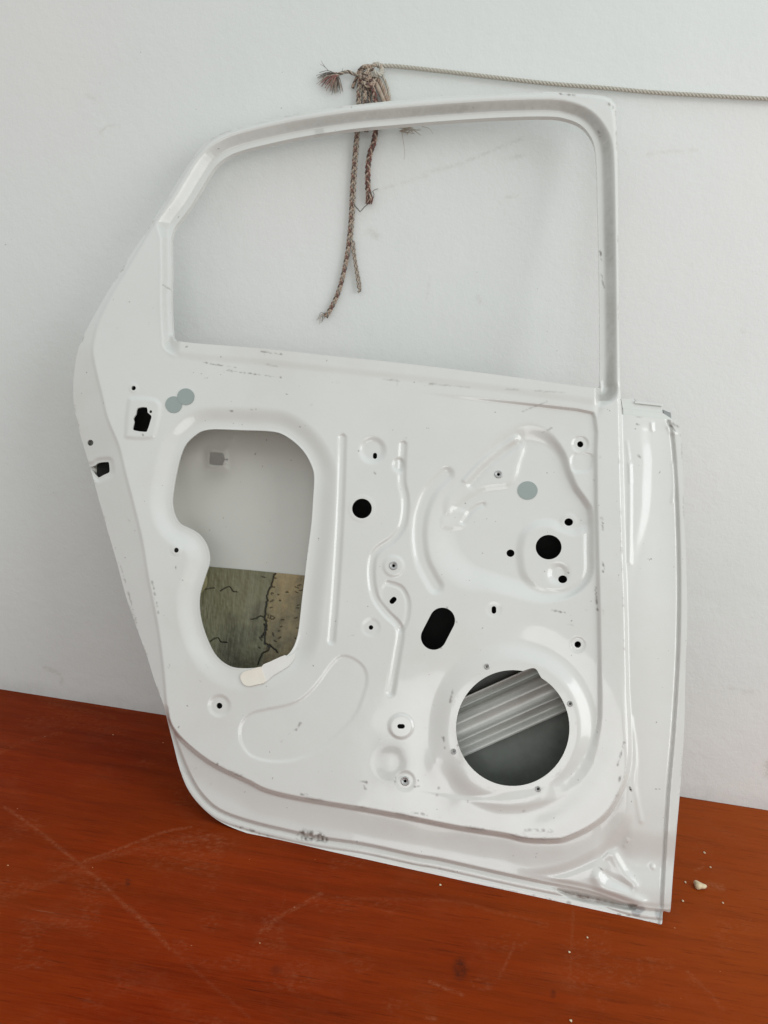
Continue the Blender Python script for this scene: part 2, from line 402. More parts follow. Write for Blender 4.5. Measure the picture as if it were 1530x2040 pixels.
def table_attrs(u, v):
    g = (u, v); s = np.zeros_like(u); k = np.zeros_like(u)
    def L(pts, w, a, sub=4):
        nonlocal s
        s = np.maximum(s, a*(1-ss(w*.3, w, line(g, pts, sub, 30))))
    L([(10, 1608), (41, 1629), (101, 1675), (155, 1719), (201, 1757), (256, 1812), (302, 1849), (338, 1890)], 5, .75)
    L([(250, 1805), (285, 1835), (310, 1860)], 8, .6)
    L([(169, 1716), (256, 1684), (329, 1657), (380, 1648)], 4, .8)
    L([(169, 1716), (260, 1696), (350, 1676), (440, 1665)], 9, .35)
    L([(517, 1858), (549, 1831), (600, 1803), (640, 1780)], 6, .6); L([(530, 1838), (540, 1852)], 4, .8); L([(548, 1829), (533, 1856)], 3, .8)
    L([(567, 1780), (560, 1830), (549, 1885)], 3, .25)
    L([(1025, 1879), (1009, 1917), (993, 1950)], 4, .5); L([(1142, 1814), (1138, 1900), (1134, 1971)], 4, .4)
    L([(857, 1955), (885, 1968), (922, 1982)], 5, .8); L([(700, 1790), (900, 1795), (980, 1815), (1090, 1840)], 5, .3)
    L([(1380, 1945), (1410, 1975), (1440, 2010)], 6, .4); L([(1370, 1936), (1385, 1950)], 4, .7)
    L([(330, 1880), (420, 1960), (500, 2030)], 4, .35); L([(852, 2028), (866, 2030)], 5, .9)
    L([(100, 1400), (150, 1410), (230, 1430)], 6, .4); L([(0, 1500), (40, 1480), (120, 1460)], 6, .35)
    L([(80, 1390), (160, 1398), (250, 1415)], 8, .35); L([(1410, 1762), (1438, 1768)], 11, .95); L([(1385, 1733), (1400, 1727), (1402, 1720)], 4, .9)
    L([(0, 1790), (90, 1760), (170, 1730)], 10, .3)
    pt = np.clip(1-np.abs(circ(g, 400, 1680, 85, 30)+30)/30, 0, 1)*0+(1-ss(-24, 2, circ(g, 400, 1682, 90, 34)))
    s = np.maximum(s, pt*.8*ss(.45, .65, vnoise(u, v*3, 9, 5)))
    n2 = ss(.6, .85, vnoise(u, v*1.5, 60, 9))*ss(.45, .7, vnoise(u, v*4, 8, 10)); s = np.maximum(s, .4*n2)
    k = np.maximum(k, .75*(1-ss(-4, 12, circ(g, 917, 1930, 9, 14)))); k = np.maximum(k, .4*(1-ss(0, 8, circ(g, 550, 1933, 6, 5))))
    for x, y in ((255, 1757), (1102, 1980)): k = np.maximum(k, .6*(1-ss(0, 4, circ(g, x, y, 3, 5))))
    return {'scratch': s, 'knot': k}
tb = flat_grid('wooden_table', (-0.95, -1.0, 0), (1.9, 0, 0), (0, 1.0, 0), 900, 480, M_WOOD, table_attrs)
# give the board its thickness: edge strips and an underside as part of the same mesh
me = tb.data
import bmesh
bm = bmesh.new(); bm.from_mesh(me)
be = [e_ for e_ in bm.edges if e_.is_boundary]
r = bmesh.ops.extrude_edge_only(bm, edges=be)
for v_ in r['geom']:
    if isinstance(v_, bmesh.types.BMVert): v_.co.z -= .03
bm.to_mesh(me); bm.free()
tag(tb, 'reddish brown varnished wooden table top with scratches and pale rubs, carrying the car door', 'table')

# ------------------------------------------------------------------ the door's curves (picture px, laid on the door plane)
def c3(pts, ox, oy, s): return [(ox+x/s, oy+y/s) for x, y in pts]
OUT = [(148, 740), (155, 699), (171, 660), (194, 617), (221, 571), (258, 512), (295, 455), (336, 391), (372, 333), (404, 290), (432, 270), (468, 257), (542, 237), (633, 219), (706, 209), (791, 200),
       (897, 191), (997, 187), (1089, 183), (1134, 185), (1190, 190), (1212, 195), (1224, 205), (1228, 225), (1230, 300), (1231, 374), (1232, 512), (1233, 649), (1236, 790), (1238, 822), (1242, 826), (1290, 831), (1342, 837), (1353, 839), (1356, 850),
       (1360, 917), (1364, 1048), (1368, 1152), (1369, 1250), (1366, 1327), (1363, 1455), (1356, 1561), (1347, 1667), (1340, 1752), (1336, 1810), (1333, 1817), (1322, 1815), (1320, 1822), (1319, 1838), (1312, 1841), (1260, 1829), (1175, 1811),
       (1047, 1782), (920, 1756), (835, 1741), (750, 1723), (657, 1702), (568, 1681), (496, 1661), (442, 1639), (406, 1612), (377, 1577), (359, 1535), (345, 1481), (334, 1438), (326, 1405), (309, 1359), (291, 1302),
       (272, 1250), (252, 1192), (234, 1124), (213, 1052), (195, 988), (185, 950), (177, 923), (159, 862), (148, 812), (146, 772)]
WIN = [(345, 676), (341, 603), (342, 539), (341, 485), (343, 466), (350, 450), (377, 414), (404, 370), (427, 334), (450, 314), (482, 300), (542, 285), (610, 271), (702, 257), (787, 249), (883, 241), (997, 234),
       (1089, 232), (1125, 236), (1157, 249), (1178, 274), (1187, 306), (1190, 374), (1192, 466), (1194, 557), (1195, 649), (1195, 760), (1192, 773), (1130, 766), (1000, 748), (830, 727), (633, 706), (519, 694), (404, 685), (350, 679)]
SERV = c3([(595, 820), (605, 740), (620, 660), (640, 580), (665, 520), (700, 480), (750, 445), (810, 432), (900, 433), (1000, 437), (1100, 440), (1180, 450), (1240, 480), (1300, 530), (1345, 590), (1375, 660), (1380, 720), (1375, 800), (1365, 950)], 130, 700, 2.782) + \
    c3([(925, 150), (910, 280), (895, 400), (880, 540), (868, 610), (845, 670), (810, 712), (740, 745), (680, 770), (610, 782), (520, 778), (460, 750), (410, 700), (370, 620), (340, 530), (327, 450), (330, 370), (350, 300), (370, 240)], 280, 1050, 2.782) + \
    c3([(798, 1180), (800, 1130), (782, 1065), (740, 1010), (690, 980), (640, 955), (610, 910), (597, 860)], 130, 700, 2.782)
MAIN = [(186, 700), (190, 670), (199, 640), (221, 594), (262, 526), (300, 462), (340, 398), (376, 338), (408, 296), (434, 276), (470, 263), (543, 243), (634, 225), (707, 214), (791, 206), (897, 197), (997, 192), (1089, 189), (1150, 191), (1195, 196), (1212, 203),
        (1219, 225), (1224, 300), (1226, 400), (1227, 512), (1228, 649), (1230, 780), (1233, 900), (1236, 1020), (1239, 1120), (1242, 1200), (1246, 1370), (1251, 1476), (1247, 1531), (1234, 1574), (1209, 1616), (1175, 1644), (1132, 1665), (1103, 1671), (1047, 1669),
        (1005, 1659), (920, 1646), (835, 1629), (747, 1612), (675, 1600), (593, 1586), (532, 1571), (496, 1553), (434, 1524), (388, 1492), (352, 1456), (336, 1420), (328, 1340), (318, 1260), (307, 1200), (297, 1150), (285, 1077), (268, 1005), (252, 944), (238, 887), (216, 833), (203, 780), (192, 735)]
LATCH = c3([(400, 314), (452, 310), (456, 338), (478, 358), (472, 385), (455, 438), (440, 446), (382, 438), (374, 424), (382, 390), (377, 370), (392, 348)], 130, 700, 2.782)
LATCHRIM = c3([(350, 285), (372, 260), (470, 262), (512, 280), (525, 320), (500, 450), (470, 480), (350, 478), (335, 450)], 130, 700, 2.782)
NOTCH = [(179, 931), (180, 930), (190, 927), (196, 922), (214, 920), (217, 922), (218, 930), (218.5, 938), (216, 942), (207, 946), (198, 951), (194, 949)]
SPK = (1021.5, 1450.5)

G = grid(138, 1376, 176, 1850, 2.0); u, v = G
print('grid', u.shape)
sO = sdf(G, OUT, 4, 140); sW = sdf(G, WIN, 4, 120); sM = sdf(G, MAIN, 4, 200); sS = sdf(G, SERV, 4, 80)
h = np.zeros_like(u); mm = .001

# --- outside the raised main panel
d = np.maximum(sM, 0)
wBot = ss(1400, 1460, v)*(1-ss(1190, 1262, u)*(1-ss(1650, 1740, v)))
wRt = ss(1180, 1250, u)*ss(790, 830, v)*(1-ss(1650, 1780, v))
wLf = np.clip(1-wBot-wRt, 0, 1)
hL = -(.26*d + 1.2*ss(0, 6, d))
ridge = [(330, 1400), (338, 1430), (355, 1480), (377, 1535), (402, 1578), (438, 1611), (496, 1633), (568, 1651), (639, 1666), (729, 1680), (830, 1702), (877, 1710), (1005, 1739), (1090, 1757), (1175, 1774), (1262, 1803), (1330, 1812)]
below = sdf(G, [(x, y) for x, y in ridge]+[(1420, 1816), (1420, 1960), (250, 1960), (250, 1400)], 4, 120)   # negative = beyond the ridge, on the hem
be_ = -below
hB = -(12*ss(0, 9, d) + 2.0*ss(6, 60, d))
hem_t = ss(0, 5, be_)
hB = hB*(1-hem_t) + (-20.5)*hem_t + 1.8*ss(7, 14, be_) - 1.4*ss(19, 22, be_)+1.0*ss(23, 27, be_)
hR = -(5*ss(0, 9, d) + 7*ss(4, 112, d))
hout = wLf*hL + wBot*hB + wRt*hR
h += hout*mm*(sM > 0)
right_zone = (u > 1235)
# corner behind the arc
ARC = [(985, 1739), (1047, 1741), (1090, 1738), (1132, 1728), (1175, 1708), (1217, 1681), (1240, 1652), (1254, 1622), (1257, 1560), (1256, 1500), (1250, 1420), (1246, 1200), (1440, 1190), (1420, 1900), (1000, 1900)]
sA = sdf(G, ARC, 4, 60); h += -3.5*mm*(1-ss(-12, 12, sA))*(1-hem_t*wBot)*ss(1280, 1480, v)*ss(1010, 1130, u)
h += 5*mm*np.exp(-(circ(G, 1185, 1765, 60, 22)/28.)**2*.5)*(1-ss(-22, 0, sA))*ss(2, 12, below)*.5
for pts, w, a in (([(1222, 1705), (1242, 1738), (1262, 1765)], 11, 2.2), ([(1206, 1742), (1228, 1756), (1254, 1768)], 9, -1.8), ([(1190, 1750), (1202, 1768), (1240, 1780), (1278, 1800)], 12, 3.0),
                  ([(1206, 1708), (1212, 1700)], 5, .8), ([(1245, 1684), (1250, 1675)], 5, .8), ([(1300, 1725), (1300, 1728)], 5, 1.2)):
    h += a*mm*np.exp(-(line(G, pts, 4, 50)/w)**2)
# hinge side face
DG = [(1294, 838), (1290, 920), (1287, 1000), (1281, 1040), (1266, 1100), (1254, 1150), (1248, 1220), (1247, 1400), (1250, 1500), (1420, 1500), (1420, 830)]
sD = sdf(G, DG, 4, 60); h += -1.0*mm*(1-ss(-12, 12, sD))*ss(838, 860, v)*(1-ss(1300, 1480, v))
LIP = [(1330, 836), (1337, 858), (1342, 900), (1348, 1000), (1352, 1152), (1350, 1300), (1341, 1455), (1330, 1582), (1322, 1710), (1317, 1806)]
dl = line(G, LIP, 4, 60); sL = sdf(G, LIP+[(1317, 1860), (1420, 1860), (1420, 820), (1330, 820)], 4, 60)
h += (-2.2*np.exp(-(dl/2.6)**2) + 2.5*ss(0, 5, -sL))*mm*ss(1290, 1320, u)
h += 1.0*mm*np.exp(-(line(G, [(1254, 925), (1255, 1000), (1254, 1120)], 4, 40)/4.)**2)
h += .7*mm*np.exp(-(line(G, [(1249, 880), (1254, 925), (1256, 960)], 4, 40)/3.)**2)
h += .8*mm*np.exp(-(line(G, [(1257, 1430), (1264, 1480), (1266, 1520), (1264, 1560), (1268, 1590), (1277, 1635)], 4, 40)/5.)**2)
h += 1.0*mm*np.exp(-(line(G, [(1342, 925), (1345, 960), (1340, 1000)], 4, 40)/4.)**2)
h += 1.4*mm*np.exp(-(line(G, [(1298, 843), (1299, 856)], 2, 40)/3.)**2)
h += 1.6*mm*np.exp(-(line(G, [(1332, 852), (1337, 860), (1344, 862)], 2, 40)/4.)**2)

# --- window frame profile
wlow = (1-ss(330, 372, u))*ss(440, 480, v)
wl_ = 26*(1-wlow)+15*wlow
lip = 10*(1-wlow)+6*wlow
sill = ss(-4, 4, v-(690+(u-345)*.108-22))*ss(330, 360, u)*(1-ss(1185, 1197, u))
dw = np.maximum(sW, 0)
_q = np.clip((dw-lip)/wl_, -.5, 1.5); _q = np.where(_q < .12, np.maximum(_q+.12, 0)**2/.48, np.where(_q > .88, 1-np.maximum(1.12-_q, 0)**2/.48, _q))
prof = -(12*(1-wlow)+8*wlow)*(1-_q)
prof += .3*np.exp(-((dw-lip-wl_)/4.)**2)
prof_s = 1.5*(1-ss(18, 36, dw))
h += mm*np.where(sW < 90, prof*(1-sill)+prof_s*sill, 0)

# --- recessed field inside the sealing band
FIELD = [(345, 712), (414, 718), (600, 745), (900, 785), (1150, 812), (1189, 832), (1191, 900), (1192, 1000), (1197, 1200), (1200, 1390), (1197, 1455), (1184, 1519), (1154, 1562), (1111, 1591), (1047, 1607), (984, 1604), (880, 1588), (700, 1558), (568, 1541), (496, 1526), (420, 1480), (350, 1400), (320, 1250), (275, 960), (240, 820), (250, 720)]
sF = sdf(G, FIELD, 2, 80)
wid = 9+26*ss(1430, 1540, v)*ss(900, 1050, u)
dep = .0+4.3*ss(800, 1150, u)+1.5*ss(1430, 1560, v)*ss(900, 1050, u)
h -= mm*dep*(1-ss(0, 1, (sF+wid)/wid))*(v > 690)
# diagonal facet where the pillar meets the belt line
h -= 2.5*mm*(1-ss(-14, 6, sdf(G, [(1196, 770), (1216, 700), (1219, 772), (1205, 802), (1189, 832), (1185, 800)], 2, 40)))
# --- moat round the service opening
h -= mm*6.4*(1-ss(10, 48, np.maximum(sS, 0)))*(1-.55*ss(1290, 1345, v)*(1-ss(420, 470, u)*0))*(sS > -60)
# --- pressed grooves
def groove(pts, w, a, p=2.0):
    global h
    h = h-a*mm*(1-ss(w*.25, w*1.15, line(G, pts, 5, 60)))
groove([(682, 872), (680, 950), (676, 1050), (670, 1150), (665, 1220), (660, 1276)], 9, 2.4)
groove([(803, 886), (801, 925), (801, 961), (807, 990), (807, 1020), (800, 1051), (781, 1076), (756, 1093), (742, 1114), (740, 1153), (748, 1191), (769, 1221), (793, 1245), (797, 1267), (790, 1310), (778, 1380)], 9, 2.3)
groove([(772, 1161), (790, 1166), (803, 1175), (813, 1200), (810, 1235), (800, 1255)], 6, 1.2)
h -= 2.0*mm*(1-ss(-5, 5, sdf(G, [(760, 1175), (772, 1162), (790, 1166), (803, 1175), (813, 1200), (808, 1240), (797, 1262), (780, 1230), (760, 1200)], 4, 30)))*.5
groove([(889, 945), (858, 978), (840, 1021), (835, 1068), (841, 1114), (855, 1146), (868, 1168)], 17, 3.0)
h -= 3.*mm*np.exp(-(np.maximum(circ(G, 794, 926, 7, 9), 0)/4.)**2)
KID = c3([(1110, 715), (1180, 728), (1240, 780), (1255, 850), (1235, 930), (1190, 1040), (1100, 1140), (1000, 1220), (900, 1275), (800, 1298), (700, 1295), (610, 1265), (560, 1200), (550, 1130), (570, 1070), (620, 1030), (700, 1010), (800, 990), (880, 960), (950, 900), (1000, 840), (1050, 770)], 280, 1050, 2.782)
h -= 1.2*mm*(1-ss(-4, 4, sdf(G, KID, 3, 20)))
# --- big regulator recess with its terrace and boss
REC = [(1045, 858), (1075, 862), (1100, 876), (1122, 905), (1134, 940), (1148, 972), (1168, 1000), (1178, 1025), (1179, 1100), (1178, 1142), (1160, 1170), (1130, 1188), (1090, 1191), (1040, 1180), (985, 1165), (925, 1150), (885, 1110), (872, 1070), (878, 1030), (892, 990), (925, 950), (960, 915), (1005, 875)]
sR = sdf(G, REC, 4, 60)
wR = 10+16*(1-ss(1050, 1140, u))+14*(1-ss(900, 1000, u))
h -= 7.6*mm*(1-ss(-1, .7, sR/wR))
TER = [(1043, 890), (1034, 925), (1027, 950), (1010, 967), (967, 973), (938, 988), (905, 1011), (889, 1020), (892, 990), (925, 955), (960, 920), (1000, 893), (1025, 872)]
h += 2.6*mm*(1-ss(-9, 9, sdf(G, TER, 4, 40)))
h += 1.3*mm*(1-ss(-6, 6, sdf(G, [(884, 1024), (905, 1014), (930, 1022), (925, 1040), (919, 1052), (882, 1050)], 3, 30)))
h -= 2.0*mm*np.exp(-(line(G, [(922, 1040), (935, 1022), (950, 1010), (962, 1005)], 4, 40)/5.)**2)
h += 1.8*mm*np.exp(-(line(G, [(926, 957), (970, 912), (1028, 872)], 4, 40)/5.)**2)
h -= 1.8*mm*np.exp(-(line(G, [(938, 966), (980, 922), (1034, 884)], 4, 40)/6.)**2)
BOSS = [(1036, 1115), (1036, 1090), (1044, 1062), (1066, 1045), (1096, 1042), (1117, 1052), (1142, 1060), (1166, 1054), (1196, 1060), (1200, 1160), (1150, 1200), (1085, 1185), (1045, 1150)]
h += 3.8*mm*(1-ss(-11, 11, sdf(G, BOSS, 4, 50)))*(1-ss(-22, 2, sR))
h -= 3.2*mm*np.exp(-(np.maximum(circ(G, 1112, 1143, 10), 0)/9.)**2)
# dimples, pads
for x, y, r_, w, a in ((742, 897, 16, 14, 4.0), (739, 1250, 13, 8, 1.1), (437, 1406, 15, 10, 2.0), (799, 1447, 20, 7, -2.2), (784, 1128, 16, 8, -1.8), (1156, 885, 12, 7, 2.2), (1151, 1284, 12, 5, 1.3), (807, 1556, 14, 9, 1.6),
                     (351, 1096, 8, 4, -.8), (984, 1215, 10, 8, .8), (266, 773, 7, 4, -.7), (721, 1013, 24, 5, -.5), (778, 1520, 14, 26, 2.2), (1133, 1040, 12, 8, -1.)):
    h -= .75*a*mm*(1-ss(0, w, circ(G, x, y, r_)))
h -= 1.8*mm*(1-ss(-4, 4, sdf(G, [(1138, 912), (1150, 902), (1178, 905), (1180, 925), (1172, 938), (1146, 940), (1138, 930)], 3, 20)))
h += 1.8*mm*(1-ss(-5, 5, sdf(G, LATCHRIM, 3, 20)))
h -= 2.5*mm*(1-ss(2, 12, sdf(G, NOTCH, 2, 30)))
# speaker seat
dspk = np.hypot(u-SPK[0], (v-SPK[1])*.975)
h += 4.5*mm*(1-ss(126, 172, dspk))*(1-.6*ss(1180, 1215, u))
h -= 2.2*mm*ss(128, 160, dspk)*(1-ss(160, 215, dspk))*ss(990, 1080, u)
h -= 2.5*mm*np.exp(-(circ(G, 868, 1515, 30, 60)/30.)**2)*(np.abs(u-868) < 90)
# large soft deviations of hand-worn sheet metal
h += .5*mm*(vnoise(u, v, 120, 3)-.5)+.18*mm*(vnoise(u, v, 35, 4)-.5)

h += .5*mm*(1-ss(1, 5, sS))*(sS > -10)
# --- cut-outs
s = np.maximum(sO, -sW)
holes = [sS, sdf(G, LATCH, 2, 20), sdf(G, NOTCH, 2, 20), np.maximum(np.hypot((u-SPK[0])/113., (v-SPK[1])/115.5)-1, -1)*113]
holes.append(sdf(G, [(1015, 1350), (1032, 1341), (1052, 1333), (1062, 1331), (1069, 1334), (1074, 1343), (1080, 1353), (1088, 1366), (1060, 1390), (1020, 1380)], 4, 20))
for a in ((266, 773, 4.6), (180, 882, 6), (351, 1096, 5), (437, 1406, 6), (721, 1013, 19.7), (739, 1250, 4.6), (1093, 1090, 25.8, 24.5), (1156, 885, 6.2), (1151, 1284, 6.6), (1133, 1040, 8.6, 7.6), (1121, 1154, 9, 7.8), (1017, 1102, 8, 7.4),
          (300, 820, 3), (784, 1127, 3.2), (993, 945, 3.2), (807, 1556, 3.4), (970, 1328, 2.8), (1136, 1402, 3), (904, 1497, 3), (1072, 1572, 3), (1256, 1573, 1.8), (1182, 1181, .1)):
    holes.append(circ(G, *a))
for a in ((747, 906, 747, 910, 4.2), (781, 1198, 785, 1194, 5.2), (796, 1447, 802, 1447, 4.6), (984, 1212, 984, 1218, 4.6), (881, 1236, 864, 1269, 25.5)):
    holes.append(caps(G, *a))
for x in holes: s = np.maximum(s, -x)

# --- wear, dust, marks
wear = np.zeros_like(u)
wear = np.maximum(wear, .9*np.exp(-((sM-1)/7.)**2)*ss(1440, 1500, v)*(.35+.65*ss(.35, .7, vnoise(u, v, 45, 21))))
wear = np.maximum(wear, .55*np.exp(-((sM+8)/9.)**2)*ss(1440, 1500, v)*ss(.5, .8, vnoise(u, v, 30, 22)))
wear = np.maximum(wear, .8*np.exp(-(sM/4.)**2)*ss(1150, 1200, u)*ss(.55, .75, vnoise(u, v, 40, 23))*ss(800, 900, v))
wear = np.maximum(wear, .75*np.exp(-(sO/5.)**2)*ss(.35, .7, vnoise(u, v, 25, 24)))
wear = np.maximum(wear, .5*np.exp(-((be_-3)/3.)**2)*ss(1450, 1600, v)*ss(.3, .6, vnoise(u, v, 60, 25)))
wear = np.maximum(wear, .7*np.exp(-((be_-20)/3.)**2)*ss(1450, 1600, v)*ss(.3, .6, vnoise(u, v, 60, 26)))
wear = np.maximum(wear, .75*np.exp(-(line(G, [(350, 700), (414, 709), (478, 716), (560, 731), (679, 744), (830, 763), (1000, 775), (1130, 782)], 4)/4.)**2)*ss(.45, .65, vnoise(u, v, 30, 27)))
wear = np.maximum(wear, .75*np.exp(-(line(G, [(1195, 900), (1200, 1100), (1204, 1300)], 4)/6.)**2)*ss(.55, .75, vnoise(u, v, 26, 28)))
wear = np.maximum(wear, .6*np.exp(-(sS/3.5)**2)*ss(.45, .7, vnoise(u, v, 25, 29)))
wear = np.maximum(wear, .30*ss(.68, .85, vnoise(u, v, 28, 30))*(v > 700))
wear = np.maximum(wear, .6*np.exp(-((dspk-126)/5.)**2)*ss(.5, .75, vnoise(u, v, 24, 31)))
wear = np.maximum(wear, .5*np.exp(-((u-1135)/22.)**2-((v-1217-(u-1135)*.1)/3.5)**2))
dust = np.exp(-((dw-lip-wl_*.45)/(wl_*.42))**4)*(1-sill)*ss(450, 640, u)*(1-wlow)*(.75+.25*ss(.2, .8, vnoise(u, v, 70, 32)))*1.05
dust = np.maximum(dust, .38*np.exp(-((dw-lip-wl_*.45)/(wl_*.42))**4)*(1-sill))
dust *= (sW > 0)*(v < 800)
dust = np.maximum(dust, .6*(1-ss(-3, 3, sdf(G, [(626, 257), (645, 254), (647, 268), (628, 271)], 1, 20))))
dust = np.maximum(dust, .45*np.exp(-(circ(G, 780, 1518, 22, 30)/16.)**2)*(np.abs(u-780) < 60))
mark = np.zeros_like(u)
JIT = 1.5*(vnoise(u, v, 5.5, 91)-.45)*2+.8*(vnoise(u, v, 2.6, 92)-.5); BRK = ss(.15, .58, vnoise(u, v, 4.2, 93))
def mk(pts, w, a):
    global mark
    dm = line(G, pts, 3, 16)+JIT
    mark = np.maximum(mark, min(1, a*1.0)*(1-ss(w*.1, w, dm))*BRK)
for pts, w, a in (([(604, 1659), (640, 1666)], 11, 1.), ([(596, 1668), (648, 1673)], 9, 1.), ([(520, 700), (560, 706)], 2, .7), ([(452, 738), (510, 746), (560, 752)], 2.2, .8), ([(405, 722), (440, 728), (470, 732)], 2, .7), ([(590, 1455), (598, 1440)], 2.5, .9), ([(560, 1478), (573, 1464), (590, 1452)], 1.3, .4),
                  ([(718, 1556), (730, 1558)], 4, .9), ([(725, 1565), (728, 1572)], 4, .6), ([(433, 1522), (440, 1516)], 3, .8), ([(600, 1582), (612, 1583)], 3, .7), ([(870, 1585), (874, 1570)], 4, .8), ([(788, 1548), (786, 1562)], 2, .8), ([(826, 1568), (836, 1566)], 2.2, .8),
                  ([(1042, 1616), (1050, 1617)], 3.5, 1.), ([(1047, 1654), (1100, 1656)], 5, .75), ([(820, 1618), (850, 1623)], 4, .7), ([(1230, 1525), (1243, 1480)], 3.5, .9), ([(1236, 1548), (1232, 1560)], 3.5, .9), ([(896, 1400), (903, 1372)], 3, .7), ([(883, 1470), (886, 1490)], 3.5, .8), ([(1100, 1216), (1125, 1220)], 3, .8),
                  ([(1186, 1170), (1190, 1215)], 3.2, .8), ([(1200, 1040), (1201, 1055)], 2.5, 1.), ([(1201, 1120), (1202, 1140)], 2.5, .9), ([(400, 860), (410, 861)], 2, .5), ([(455, 818), (465, 819)], 2, .7), ([(500, 816), (510, 815)], 2, .6), ([(350, 1130), (350, 1136)], 2.5, .9), ([(1196, 500), (1198, 520)], 2.5, .9),
                  ([(1197, 545), (1204, 575)], 3, .8), ([(325, 568), (342, 578)], 2, .6), ([(1210, 205), (1220, 214)], 4, .8), ([(1115, 187), (1145, 190)], 2.5, .8), ([(1192, 262), (1196, 270)], 4, .8), ([(1342, 843), (1350, 850)], 4.5, 1.), ([(1336, 848), (1346, 858)], 2.5, .8), ([(1268, 844), (1272, 845)], 2.5, .8),
                  ([(1272, 908), (1276, 912)], 3.5, .6), ([(1306, 1572), (1314, 1573)], 2, .8), ([(1193, 1728), (1200, 1732)], 3, .8), ([(1255, 1568), (1257, 1576)], 3, 1.), ([(303, 1157), (316, 1222)], 2.2, .6), ([(237, 1118), (250, 1160), (272, 1240)], 2, .5), ([(360, 1530), (390, 1560)], 2, .3), ([(407, 1320), (414, 1330)], 2, .6),
                  ([(338, 1325), (336, 1330)], 3, .7), ([(1090, 800), (1040, 820)], 1.6, .4), ([(1080, 862), (1100, 852)], 1.8, .6), ([(810, 1370), (812, 1500)], 1.2, .0), ([(570, 1270), (600, 1300)], 1.2, .3), ([(890, 1210), (910, 1240)], 1.5, .5), ([(745, 942), (748, 944)], 3, .6)):
    mk(pts, w, a)
for k in range(45):   # small random nicks all over the panel
    x, y = rng.uniform(200, 1230), rng.uniform(720, 1640); an = rng.choice([-.5, .1, 1.2])+rng.normal()*.4; L_ = rng.uniform(2, 12)
    mk([(x, y), (x+L_*math.cos(an), y+L_*math.sin(an))], 1.6, rng.uniform(.1, .35))
for k in range(26): 
    t = rng.random(); x = 450+t*850; y = np.interp(x, [442, 568, 750, 1047, 1312], [1639, 1681, 1723, 1782, 1841])-rng.uniform(0, 4); mk([(x, y), (x+rng.uniform(2, 7), y+1)], rng.uniform(2.5, 4), .7)
brown = np.zeros_like(u)
brown = np.maximum(brown, 1.*(1-ss(-8, 3, sdf(G, [(1100, 1768), (1170, 1780), (1235, 1797), (1262, 1803), (1250, 1808), (1200, 1803), (1140, 1790)], 3, 20))))
brown = np.maximum(brown, 1.*(1-ss(-2, 3, sdf(G, [(1250, 1801), (1270, 1803), (1262, 1808), (1254, 1808)], 2, 20))))
primer = 1-ss(-2, 2, sdf(G, [(1258, 1816), (1268, 1808), (1280, 1806), (1286, 1812), (1276, 1820), (1274, 1826), (1262, 1824)], 2, 15))
primer = np.maximum(primer, .7*(1-ss(-2, 3, sdf(G, [(1306, 1812), (1316, 1818), (1312, 1832), (1306, 1824)], 2, 15))))
h -= 6*mm*(1-ss(-5, 3, sdf(G, [(1110, 1772), (1170, 1782), (1235, 1799), (1268, 1805), (1255, 1812), (1200, 1803), (1140, 1790)], 3, 20)))
AT = {'soot': brown, 'wear': wear, 'dust': dust, 'mark': mark, 'primer': primer}

base = (P(900., 1745., HEM)); root = empty('car_door', (float(base[0]), float(base[1]), 0.0))
tag(root, 'white stripped rear car door shell leaning against the wall, inner side facing out', 'car door')
# the glass frame and the panel below the belt line are cut along one line and stay flush
frame_zone = (v < 662+(u-345)*.108) & ((u > 335-0*v) | (v < 470)) & (v < 760)
frame_zone |= (v < 470)
def ext(uu_, vv_, t):
    # return flange along the glass opening and outer border, deepened to keep light out, thin metal round the stamped holes
    if 335 < uu_ < 1200 and 225 < vv_ < 778:
        if vv_ > 672+(uu_-345)*.108: return .034
        return .007
    if min(abs(uu_-SPK[0]), 200) < 130 and abs(vv_-SPK[1]) < 125: return t
    return t
iu = ((u-G[0][0, 0])/2).astype(int)
def ext_outer(uu_, vv_, t):
    j = int(round((vv_-176)/2)); i = int(round((uu_-138)/2)); j = min(max(j, 0), u.shape[0]-1); i = min(max(i, 0), u.shape[1]-1)
    if sO[j, i] > -3.5: 
        if vv_ > 1450: return .014
        if uu_ > 1238: return .022
        return .026 if vv_ > 560 else .010
    return ext(uu_, vv_, t)
sheet('inner_panel', G, s, h, M_PAINT, root, .0022, AT, ext_outer, part=~frame_zone)
sheet('window_frame', G, s, h, M_PAINT, root, .0022, AT, ext_outer, part=frame_zone)

# --- outer skin behind
GS = grid(138, 1376, 640, 1850, 5.0); us, vs = GS
sO2 = sdf(GS, OUT, 4, 250); sW2 = sdf(GS, WIN, 4, 80)
hs = -(.032+.040*ss(0, 170, -sO2)+.0*us)
hs = np.where(vs < 760, hs, hs)
hs -= .008*np.exp(-(np.hypot(us-412, (vs-925))/34.)**2)
hs += .003*np.exp(-((np.maximum(np.abs(us-432), np.abs(vs-914))-15)/5.)**2)
hs += .002*np.exp(-(np.hypot(us-462, (vs-874))/5.)**2)
ssk = np.maximum(sO2+5, -(sW2-22)); ssk = np.maximum(ssk, 0-(us*0+1)*0-0)*0+np.maximum(sO2+5, -(sW2-22))
ssk = np.maximum(ssk, (690+(us-345)*.108)-vs) if False else ssk
ssk = np.maximum(ssk, -sdf(GS, [(418, 900), (447, 903), (444, 928), (416, 925)], 1, 20)); ssk = np.maximum(ssk, -circ(GS, 451, 916, 3.5))
Z = {k: np.zeros_like(us) for k in AT}
Z['wear'] = .35*ss(.55, .8, vnoise(us, vs, 50, 61)); Z['mark'] = .6*ss(1530, 1570, vs)*ss(.4, .7, vnoise(us, vs, 12, 62))*(us < 1120)
skin = sheet('outer_skin', GS, ssk, hs, M_INNER, root, .001, Z)
